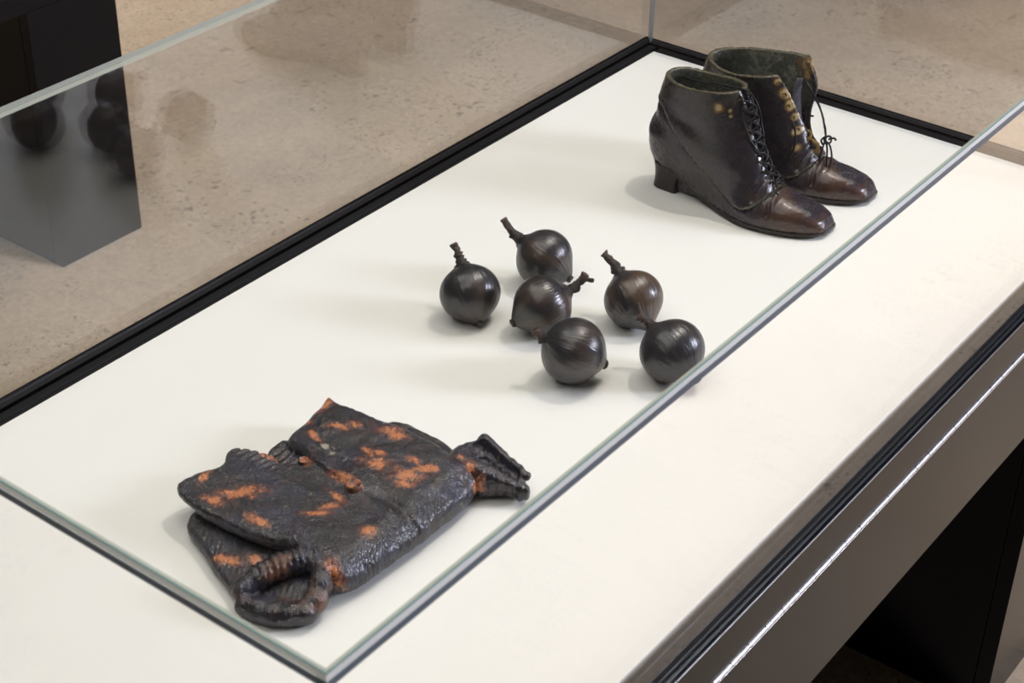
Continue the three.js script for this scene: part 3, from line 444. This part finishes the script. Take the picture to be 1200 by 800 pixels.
    for (let i = 0; i < N; i++) for (let j = 0; j < sec; j++) { const a = i * sec + j, b = i * sec + (j + 1) % sec; idx.push(a, b, a + sec, b, b + sec, a + sec); }
    for (const [row, fl] of [[0, 1], [N, 0]]) for (let j = 1; j < sec - 1; j++) { const a = row * sec; if (fl) idx.push(a, a + j + 1, a + j); else idx.push(a, a + j, a + j + 1); }
    const g = new THREE.BufferGeometry(); g.setAttribute('position', new THREE.Float32BufferAttribute(pos, 3)); g.setIndex(idx); g.computeVertexNormals(); g.setAttribute('uv', new THREE.Float32BufferAttribute(new Float32Array(pos.length / 3 * 2).map((_, i) => i % 2 ? pos[(i >> 1) * 3 + 2] * 9 : pos[(i >> 1) * 3] * 9), 2));
    part('sole', g, M.sole, base); }
  // heel: D-shaped block, waisted, with a hollowed front
  { const NY = 18, NA = 40, pos = [], idx = [];
    for (let i = 0; i <= NY; i++) {
      const t = i / NY, y = 0.0004 + t * 0.0385, bx = lerp(0.002, 0.0005, Math.pow(t, 1.7)) + 0.002 * Math.sin(t * Math.PI), fx = lerp(0.0450, 0.059, Math.pow(t, 2.4)) - 0.003 * Math.sin(t * Math.PI), w = lerp(0.0212, 0.0243, Math.pow(t, 1.5)) - 0.001 * Math.sin(t * Math.PI), L = fx - bx;
      const yTop = i === NY ? 1 : 0;
      for (let j = 0; j < NA; j++) {             // back half round, front nearly flat
        const a = j / NA * Math.PI * 2, ca = Math.cos(a), sa = Math.sin(a), e = ca > 0 ? 0.16 : 0.75, px = Math.sign(ca) * Math.pow(Math.abs(ca), ca > 0 ? 0.16 : 0.9), pz = Math.sign(sa) * Math.pow(Math.abs(sa), ca > 0 ? 0.22 : e);
        const x = bx + L * 0.45 + px * (ca > 0 ? L * 0.55 : L * 0.45), yy = y * Math.min(1, (yb(x) + 0.0012) / 0.0389);
        pos.push(x, yy, 0.0045 + pz * w);
      }
    }
    for (let i = 0; i < NY; i++) for (let j = 0; j < NA; j++) { const a = i * NA + j, b = i * NA + (j + 1) % NA; idx.push(a, a + NA, b, b, a + NA, b + NA); }
    for (let j = 1; j < NA - 1; j++) { idx.push(0, j, j + 1); const k = NY * NA; idx.push(k, k + j + 1, k + j); }
    let g = new THREE.BufferGeometry(); g.setAttribute('position', new THREE.Float32BufferAttribute(pos, 3)); g.setIndex(idx); g.computeVertexNormals(); g.setAttribute('uv', new THREE.Float32BufferAttribute(new Float32Array(pos.length / 3 * 2).map((_, i) => i % 2 ? pos[(i >> 1) * 3 + 1] * 9 : pos[(i >> 1) * 3] * 9), 2));
    const heel = part('heel', g, M.sole, base);
    void heel; }
  // tongue under the slit
  { const pts = open ? [[0.172, 0.052, 0.0], [0.155, 0.078, -0.002], [0.147, 0.104, -0.004], [0.143, 0.128, -0.006], [0.143, 0.149, -0.008]] : [[0.176, 0.055, 0.002], [0.152, 0.090, 0.002], [0.138, 0.118, 0.002], [0.129, 0.142, 0.002], [0.116, 0.168, 0.002]];
    const c = new THREE.CatmullRomCurve3(pts.map(p => new THREE.Vector3(...p))), N = 30, K = 12, pos = [], idx = [];
    for (const side of [0, 1]) for (let i = 0; i <= N; i++) { const p = c.getPoint(i / N), w = (open ? lerp(0.011, 0.013, i / N) * (1 - Math.pow(Math.max(0, (i / N - 0.6) / 0.4), 2) * 0.8) : 0.012); for (let j = 0; j <= K; j++) { const s = j / K * 2 - 1; pos.push(p.x - 0.006 * s * s - (open ? 0.001 : 0.003) - side * 0.0022, p.y, p.z + s * w); } }
    const q = K + 1, off = (N + 1) * q; for (let i = 0; i < N; i++) for (let j = 0; j < K; j++) { const a = i * q + j; idx.push(a, a + q, a + 1, a + 1, a + q, a + q + 1); idx.push(off + a, off + a + 1, off + a + q, off + a + 1, off + a + q + 1, off + a + q); }
    for (let i = 0; i < N; i++) for (const j of [0, K]) { const a = i * q + j; if (j) idx.push(a, a + q, off + a, off + a, a + q, off + a + q); else idx.push(a, off + a, a + q, off + a, off + a + q, a + q); }
    for (let j = 0; j < K; j++) { const a = N * q + j; idx.push(a, off + a, a + 1, a + 1, off + a, off + a + 1); }
    const g = new THREE.BufferGeometry(); g.setAttribute('position', new THREE.Float32BufferAttribute(pos, 3)); g.setIndex(idx); g.computeVertexNormals();
    paint(g, () => open ? [0.085, 0.083, 0.10] : [0.035, 0.033, 0.04], (x, y, z) => [x * 9, y * 9 + z * 5]); part('tongue', g, M.leather, base); }
  // point on the front surface at a given height and side
  const surf = (y, z) => { let x = 0.27; while (x > 0.03 && upper(x, y, z) > 0) x -= 0.0006; return x; };
  const rndL = rng(open ? 5 : 9);
  if (!open) {
    const lv = [0.160, 0.147, 0.134, 0.121, 0.108, 0.095, 0.082, 0.070, 0.060], zs = 0.0115, zc = 0.002;
    const hole = (i, s) => { const z = zc + s * zs; return [surf(lv[i], z) + 0.0006, lv[i], z]; };
    lv.forEach((y, i) => { for (const s of [-1, 1]) { const h = hole(i, s), t = new THREE.TorusGeometry(0.0023, 0.0008, 8, 18); t.rotateY(s > 0 ? 0.75 : 2.4); t.rotateZ(0.1); t.translate(...h); part('eyelet', t, i % 3 === 0 ? M.ochre : M.lace, base); } });
    for (let i = 0; i + 1 < lv.length; i++) for (const s of [-1, 1]) {
      const a = hole(i, s), b = hole(i + 1, -s), mid = [(surf((lv[i] + lv[i + 1]) / 2, zc + 0.006)) + 0.0062 + (s > 0 ? 0.0014 : 0), (a[1] + b[1]) / 2 + 0.0015, zc];
      part('lace', tube([[a[0] - 0.002, a[1], a[2]], [a[0] + 0.002, a[1] + 0.001, a[2] * 0.9 + zc * 0.1], mid, [b[0] + 0.002, b[1] + 0.001, b[2] * 0.9 + zc * 0.1], [b[0] - 0.002, b[1], b[2]]], 0.00115, 26, 8, false, 0.12, i * 2 + s), M.lace, base);
    }
    for (let i = 0; i < lv.length; i++) { const a = hole(i, 1), b = hole(i, -1); part('lace', tube([[a[0] - 0.002, a[1], a[2]], [a[0] + 0.0025, a[1], a[2] - 0.003], [surf(lv[i], zc + 0.006) + 0.0048, lv[i] - 0.001, zc], [b[0] + 0.0025, b[1], b[2] + 0.003], [b[0] - 0.002, b[1], b[2]]], 0.0012, 22, 8, false, 0.12, 40 + i), M.lace, base); }
    const on = (y, z, o) => [surf(y, z) + o, y, z];
    part('lace', tube([on(0.164, 0.004, 0.004), on(0.165, 0.012, 0.003), on(0.150, 0.0165, 0.002), on(0.130, 0.017, 0.002), on(0.113, 0.017, 0.002), on(0.100, 0.0135, 0.003), on(0.091, 0.010, 0.004)], 0.00125, 60, 8, false, 0.12, 70), M.lace, base);
    part('lace', tube([on(0.162, 0.003, 0.005), on(0.168, -0.004, 0.004), on(0.158, -0.011, 0.005), on(0.142, -0.012, 0.006), on(0.124, -0.010, 0.006), on(0.110, -0.006, 0.006)], 0.00125, 50, 8, false, 0.12, 71), M.lace, base);
    for (let i = 0; i < 4; i++) { const y = 0.092 - i * 0.012; part('lace', tube([on(y + 0.006, 0.003, 0.006), on(y + 0.002, 0.011, 0.006), on(y - 0.006, 0.016, 0.004), on(y - 0.008, 0.019, 0.001)], 0.00125, 24, 8, false, 0.12, 80 + i), M.lace, base); }
    part('lace', tube([on(0.057, 0.0, 0.003), on(0.054, -0.004, 0.004), on(0.052, -0.010, 0.0035), on(0.055, -0.014, 0.004)], 0.0013, 20, 8, false, 0.15, 90), M.lace, base);
  } else {
    const mm = l => l.map(p => [p[0] / 1000, p[1] / 1000, p[2] / 1000]);
    part('lace', tube(mm([[141, 146, -14], [152, 142, -6], [165, 132, -1], [177, 117, 1], [186, 97, 2], [191, 79, 3], [191, 72, 4]]), 0.0015, 60, 8, false, 0.25, 3), M.lace, base);
    part('lace', tube(mm([[191, 73, 5], [190, 60, 9], [190, 45, 12], [192, 36, 13], [199, 35, 13], [207, 47, 13], [207, 62, 12], [200, 73, 8], [192, 76, 5]]), 0.0013, 60, 8, false, 0.2, 4), M.lace, base);
    part('lace', tube(mm([[188, 78, 3], [194, 73, 7], [200, 76, 5], [197, 82, 2], [190, 80, 5], [186, 74, 6], [192, 70, 9]]), 0.0015, 40, 8, false, 0.25, 6), M.lace, base);
    part('lace', tube(mm([[194, 76, 6], [199, 62, 10], [202, 45, 14], [203, 30, 16]]), 0.0013, 30, 8, false, 0.2, 5), M.lace, base);
    part('lace', tube(mm([[196, 78, 4], [203, 82, 3], [207, 80, 4]]), 0.0014, 12, 8, false, 0.25, 7), M.lace, base);
    const h0 = 0.030; part('lace', tube([[0.147, 0.103, h0], [0.153, 0.103, h0 + 0.003], [0.160, 0.086, h0 + 0.0035], [0.161, 0.066, h0 + 0.005], [0.157, 0.046, h0 + 0.0075], [0.160, 0.036, h0 + 0.009]], 0.0014, 50, 8, false, 0.2, 8), M.lace, base);
    const sx = (y, z) => surf(y, z);
    part('lace', tube([[sx(0.088, 0.016) - 0.001, 0.088, 0.016], [sx(0.088, 0.012) + 0.002, 0.090, 0.012], [sx(0.09, 0.004) + 0.006, 0.093, 0.0], [sx(0.09, -0.012) + 0.004, 0.097, -0.012]], 0.0014, 26, 8, false, 0.2, 9), M.lace, base);
    part('lace', tube([[sx(0.075, 0.014) - 0.001, 0.073, 0.015], [sx(0.075, 0.008) + 0.004, 0.079, 0.008], [sx(0.08, 0.0) + 0.008, 0.088, -0.003]], s => lerp(0.0026, 0.0017, s), 20, 10, false, 0.2, 10), M.ochre, base);
    part('lace', tube([[sx(0.062, 0.014) - 0.001, 0.057, 0.015], [sx(0.062, 0.010) + 0.004, 0.066, 0.010], [sx(0.07, 0.004) + 0.008, 0.078, 0.002]], s => lerp(0.0034, 0.0020, s), 20, 10, false, 0.25, 11), M.ochre, base);
    for (const y of [0.146, 0.132, 0.117, 0.103, 0.088]) { const z = 0.021, x = sx(y, z), t = new THREE.TorusGeometry(0.0026, 0.0010, 8, 18); t.rotateY(0.8); t.translate(x + 0.0004, y, z); part('eyelet', t, M.ochre, base); }
  }
  void rndL;
  return base;
}
makeBoot('bronze_boot', 'bronze lace-up ankle boot in front, tightly laced to the top', [0.245, 0.362], 0, false);
makeBoot('bronze_boot', 'bronze ankle boot behind, opened wide at the top with loose dangling laces', [0.2465, 0.249], 0.02, true);

// ---------------------------------------------------------------- folded bronze garment
{
  const mm = l => l.map(p => [p[0] / 1000, p[1] / 1000]), C = [0.39, 1.19];
  const base = thing('bronze_garment', 'folded knitted baby garment cast in dark bronze with orange copper patches', 'sculpture', [C[0], T + 0.0004, C[1]]);
  const pA = distGrid(smoothPoly(mm([[266, 1290], [270, 1262], [278, 1238], [265, 1219], [271, 1207], [296, 1199], [314, 1196], [328, 1203], [338, 1190], [358, 1176], [400, 1172], [460, 1172], [496, 1180], [499, 1215], [497, 1255], [490, 1290], [462, 1297], [430, 1289], [396, 1298], [337, 1305], [288, 1302]]), 4));
  const pB = distGrid(smoothPoly(mm([[284, 1083], [288, 1104], [294, 1135], [298, 1160], [306, 1169], [330, 1173], [362, 1184], [404, 1188], [462, 1187], [497, 1190], [501, 1150], [498, 1100], [488, 1078], [458, 1078], [440, 1077], [376, 1078], [305, 1083]]), 4));
  const pU = distGrid(smoothPoly(mm([[300, 1312], [291, 1292], [300, 1276], [330, 1240], [340, 1150], [349, 1056], [365, 1046], [392, 1044], [432, 1050], [470, 1080], [480, 1200], [478, 1285], [479, 1318], [464, 1340], [424, 1358], [395, 1350], [358, 1336], [324, 1322]]), 4));
  const pN = distGrid(smoothPoly(mm([[293, 1192], [290, 1154], [312, 1150], [360, 1160], [360, 1200]]), 4));
  const pillow = (d, y, y0, y1, R, p = 2.4) => { const t = (y1 - y0) / 2, u = Math.max(0, R - d) / R, v = Math.abs(y - (y0 + y1) / 2) / t; return (Math.pow(Math.pow(u, p) + Math.pow(v, p), 1 / p) - 1) * Math.min(R, t); };
  const ring = (x, z, cx, cz, r0, r1) => { const r = Math.hypot(x - cx, z - cz); return Math.sin(r * 1000) * sstep(r1, r1 - 0.008, r) * sstep(r0 - 0.004, r0 + 0.002, r); };
  function body(x, y, z) {
    const lump = 0.006 * (fbm(x * 22, 1, z * 22, 2) - 0.5), dA = pA(x, z), dB = pB(x, z), hem = sstep(0.425, 0.470, x), L = sstep(0.34, 0.28, x) * sstep(1.22, 1.28, z);
    let A = 1, B = 1;
    if (dA > -0.02) A = pillow(dA, y, lerp(lerp(0.0235, 0.028, L), 0.0015, hem), 0.0405 + lump + 0.003 * sstep(0.40, 0.44, x) - 0.010 * sstep(0.470, 0.50, x), lerp(0.009, 0.024, hem));
    if (dB > -0.02) B = pillow(dB, y, lerp(lerp(0.006, 0.016, sstep(0.30, 0.36, x)), 0.0015, hem), 0.0455 + lump - 0.004 * sstep(0.33, 0.29, x) - 0.010 * sstep(0.472, 0.50, x), lerp(0.009, 0.024, hem));
    const dU = pU(x, z), fan = 0.0004 * Math.sin((x * 0.87 - z * 0.5) * 1100 + 3 * noise3(x * 30, 0, z * 30)) * sstep(1.27, 1.30, z);
    let U = dU > -0.02 ? pillow(dU, y, 0.001, lerp(0.0205, 0.024, sstep(1.30, 1.27, z)) + fan - 0.005 * sstep(1.30, 1.345, z) - 0.002 * sstep(1.06, 1.045, z), 0.008) : 1;
    const dN = pN(x, z); if (dN > -0.02) U = Math.min(U, pillow(dN, y, 0.001, 0.030 + 0.0015 * Math.sin(x * 700), 0.008));
    let f = smin(A, B, 0.0022); 
    // placket: a ridge along the fold between the two fronts, with a groove beside it
    const pl = segDist(x, z, 0.335, 1.180, 0.49, 1.199); f -= 0.0022 * Math.exp(-((pl / 0.007) ** 2)) * sstep(0.03, 0.04, y);
    f = smin(f, U, 0.0018);
    if (f > 0.006) return f;
    // knit relief: collar ribs, concentric ripples, hem stitches, overall wool
    const rib = Math.sin((x * 0.95 + z * 0.2) * 720) * sstep(1.222, 1.212, z) * sstep(0.255, 0.262, x) * sstep(0.335, 0.325, x) * sstep(1.19, 1.197, z); f -= 0.0014 * rib;
    f -= 0.00025 * ring(x, z, 0.395, 1.281, 0.0, 0.022) * sstep(0.03, 0.036, y) + 0.00028 * ring(x, z, 0.4375, 1.268, 0.004, 0.034) * sstep(0.02, 0.03, y);
    f -= 0.00025 * Math.sin(z * 1150 + 2 * noise3(x * 40, y * 40, z * 40)) * sstep(0.46, 0.48, x) * sstep(1.21, 1.23, z);
    f -= 0.0021 * (fbm(x * 60, y * 60, z * 60, 2) - 0.5) + 0.0009 * (noise3(x * 260, y * 260, z * 260) - 0.5);
    return Math.max(f, 0.0004 - y);
  }
  const patches = [[291, 1097, 13, 5, 1.35], [287, 1116, 5, 3, 0], [300, 1133, 6, 3, 0], [326, 1150, 8, 3, .3], [330, 1262, 19, 7, -0.75], [317, 1286, 9, 5, 0], [336, 1120, 9, 4, -.6], [346, 1108, 5, 4, 0], [385, 1096, 13, 6, -.1], [397, 1094, 9, 4, 0], [389, 1137, 10, 3, .35], [411, 1145, 12, 6, -.4], [402, 1130, 5, 4, 0], [446, 1142, 13, 7, -.7], [452, 1153, 8, 4, -.4], [455, 1121, 11, 5, -.8], [438, 1118, 7, 4, 0], [397, 1186, 10, 4, -.1], [415, 1211, 12, 3, .3], [418, 1226, 10, 4, -.9], [412, 1243, 12, 3, -.7], [345, 1186, 6, 4, 0], [467, 1079, 5, 3, 0], [482, 1083, 5, 4, 0], [497, 1088, 5, 4, 0], [375, 1326, 12, 5, -.3], [396, 1312, 8, 4, 0], [481, 1288, 7, 5, 0], [280, 1264, 9, 3, 1.3], [268, 1240, 7, 3, 1.4], [322, 1200, 8, 2, 0], [306, 1203, 7, 2, 0], [376, 1285, 10, 4, 0], [473, 1230, 5, 6, 0]];
  const colour = (x, y, z, nx, ny, nz) => {
    const n1 = fbm(x * 40, y * 40, z * 40, 3), n2 = fbm(x * 130, y * 130, z * 130 + 4, 3), n3 = noise3(x * 620, y * 620, z * 620);
    let c = [0.014, 0.012, 0.0155]; const mix = (to, k) => { c = c.map((v, i) => lerp(v, to[i], clamp(k))); };
    mix([0.020, 0.021, 0.040], sstep(0.50, 0.70, n1) * 0.8); mix([0.046, 0.024, 0.019], sstep(0.55, 0.75, n2) * 0.6);
    let k = -1; for (const [px, pz, a, b, w] of patches) { const dx = x * 1000 - px, dz = z * 1000 - pz; if (Math.abs(dx) > 30 || Math.abs(dz) > 30) continue; const u = dx * Math.cos(w) + dz * Math.sin(w), v = -dx * Math.sin(w) + dz * Math.cos(w); k = Math.max(k, 1.25 - Math.hypot(u / a, v / b) * 0.70); }
    if (k > -0.35 && y > 0.015) { const q = k + (n2 - 0.5) * 1.5 + (n3 - 0.5) * 1.1; mix([0.15, 0.045, 0.025], sstep(-0.25, 0.45, q) * 0.7); mix([0.62, 0.23, 0.085], sstep(0.30, 1.0, q) * (0.55 + 0.45 * n3)); }
    mix([0.30, 0.25, 0.17], sstep(0.84, 0.93, noise3(x * 380, y * 380, z * 380)) * 0.55);
    const cr = 1.1 - Math.hypot((x * 1000 - 352) / 12, (z * 1000 - 1158) / 9) + (n2 - 0.5) * 2.4; mix([0.42, 0.38, 0.29], sstep(0.35, 0.8, cr) * 0.8);
    return c;
  };
  const uvs = (x, y, z) => [(x + 0.4 * y) * 7, (z + 0.6 * y) * 7], fit = g => { g.translate(-C[0], 0, -C[1]); return g; };
  part('body', fit(paint(relax(surfaceNets(body, [0.250, -0.002, 1.036], [0.512, 0.056, 1.362], 0.0015), 0, 1), colour, uvs)), M.cloth, base);

  // right cuff: a flattened sleeve end that opens in a folded mouth
  const pG = distGrid(smoothPoly(mm([[446, 1080], [444, 1064], [456, 1042], [474, 1032], [490, 1034], [512, 1043], [530, 1046], [541, 1056], [536, 1064], [522, 1066], [500, 1084], [478, 1092], [458, 1092]]), 4));
  const cap = (x, y, z, a, b, ra, rb) => { const dx = b[0] - a[0], dy = b[1] - a[1], dz = b[2] - a[2], t = clamp(((x - a[0]) * dx + (y - a[1]) * dy + (z - a[2]) * dz) / (dx * dx + dy * dy + dz * dz)); return Math.hypot(x - a[0] - t * dx, y - a[1] - t * dy, z - a[2] - t * dz) - lerp(ra, rb, t); };
  const cuff = (x, y, z) => {
    const d = pG(x, z), h = lerp(0.042, 0.026, sstep(0.475, 0.535, x)); let f = pillow(d, y, 0.001, h + 0.005 * Math.exp(-(((x - 0.470) / 0.012) ** 2) - (((z - 1.040) / 0.014) ** 2)), 0.016);
    f = smin(f, cap(x, y, z, [0.466, 0.040, 1.038], [0.528, 0.026, 1.047], 0.0065, 0.0055), 0.004);
    f = Math.max(f, -Math.min(cap(x, y, z, [0.474, 0.047, 1.056], [0.518, 0.030, 1.057], 0.013, 0.0075), cap(x, y, z, [0.484, 0.036, 1.062], [0.510, 0.028, 1.059], 0.0105, 0.006)));
    f = smin(f, cap(x, y, z, [0.487, 0.033, 1.077], [0.520, 0.022, 1.063], 0.0075, 0.0065), 0.005);
    f += 0.0006 * Math.sin((x * 0.9 - z * 0.5) * 620) * sstep(0.49, 0.50, x) - 0.0030 * (fbm(x * 60, y * 60, z * 60, 2) - 0.5) - 0.0010 * (noise3(x * 260, y * 260, z * 260) - 0.5);
    return Math.max(f, 0.0004 - y);
  };
  part('cuff', fit(paint(surfaceNets(cuff, [0.430, -0.002, 1.016], [0.556, 0.058, 1.108], 0.0014), colour, uvs)), M.cloth, base);
  // left sleeve: rolled into a loop round a dark hollow
  const loop = [[0.418, 0.020, 1.352], [0.421, 0.025, 1.330], [0.430, 0.029, 1.310], [0.441, 0.031, 1.296], [0.453, 0.032, 1.287], [0.466, 0.030, 1.290], [0.475, 0.025, 1.302], [0.480, 0.018, 1.318], [0.479, 0.013, 1.333], [0.470, 0.011, 1.345], [0.456, 0.012, 1.351], [0.442, 0.012, 1.356], [0.430, 0.012, 1.360]];
  const rad = [0.010, 0.0115, 0.0125, 0.0125, 0.0115, 0.0105, 0.0105, 0.0110, 0.0110, 0.0105, 0.0115, 0.0110, 0.0105];
  const sleeve = (x, y, z) => {
    let f = 1; for (let i = 0; i + 1 < loop.length; i++) f = smin(f, cap(x, y, z, loop[i], loop[i + 1], rad[i], rad[i + 1]), 0.005);
    f -= 0.0008 * Math.sin((z * 0.85 - x * 0.5) * 950 + 2.5 * noise3(x * 60, y * 60, z * 60)) * sstep(0.462, 0.452, x) * sstep(1.342, 1.332, z) + 0.0060 * (fbm(x * 40 + 3, y * 40, z * 40, 2) - 0.5) * sstep(0.440, 0.455, x);
    f = smin(f, cap(x, y, z, [0.438, 0.009, 1.346], [0.466, 0.010, 1.336], 0.0115, 0.0105), 0.006);
    if (f > 0.006) return f;
    f -= 0.0034 * (fbm(x * 55 + 9, y * 55, z * 55, 2) - 0.5) + 0.0010 * (noise3(x * 260, y * 260, z * 260) - 0.5);
    return Math.max(f, 0.0004 - y);
  };
  part('sleeve', fit(paint(surfaceNets(sleeve, [0.396, -0.002, 1.266], [0.502, 0.054, 1.380], 0.0014), (x, y, z, nx, ny, nz) => { const c = colour(x, y, z, nx, ny, nz), k = sstep(0.42, 0.62, fbm(x * 70, y * 70, z * 70, 3)) * sstep(0.4, 0.7, noise3(x * 55 + 3, y * 55, z * 55)) * 0.45; return [lerp(c[0], 0.22, k), lerp(c[1], 0.085, k), lerp(c[2], 0.035, k)]; }, uvs)), M.cloth, base);
  // buttons on the placket
  for (const [bx, bz, r] of [[0.418, 1.190, 0.0085], [0.345, 1.187, 0.006]]) {
    const g = new THREE.LatheGeometry([[0, 0.0022], [0.35, 0.0018], [0.62, 0.0022], [0.78, 0.0042], [0.92, 0.0042], [1, 0.0025], [1, -0.003], [0, -0.003]].map(p => new THREE.Vector2(p[0] * r, p[1])), 32); g.translate(0, 0, 0);
    let top = 0.06; while (top > 0 && body(bx, top, bz) > 0) top -= 0.0004;
    const gg = mergeVertices(g); gg.translate(bx, top + 0.0002, bz); gg.computeVertexNormals();
    part('button', fit(paint(gg, (x, y, z) => { const n = fbm(x * 300, y * 300, z * 300, 2), k = sstep(0.35, 0.6, n); return [lerp(0.03, 0.42, k), lerp(0.025, 0.15, k), lerp(0.025, 0.06, k)]; }, uvs)), M.cloth, base);
  }
}
renderer.render(scene, camera);
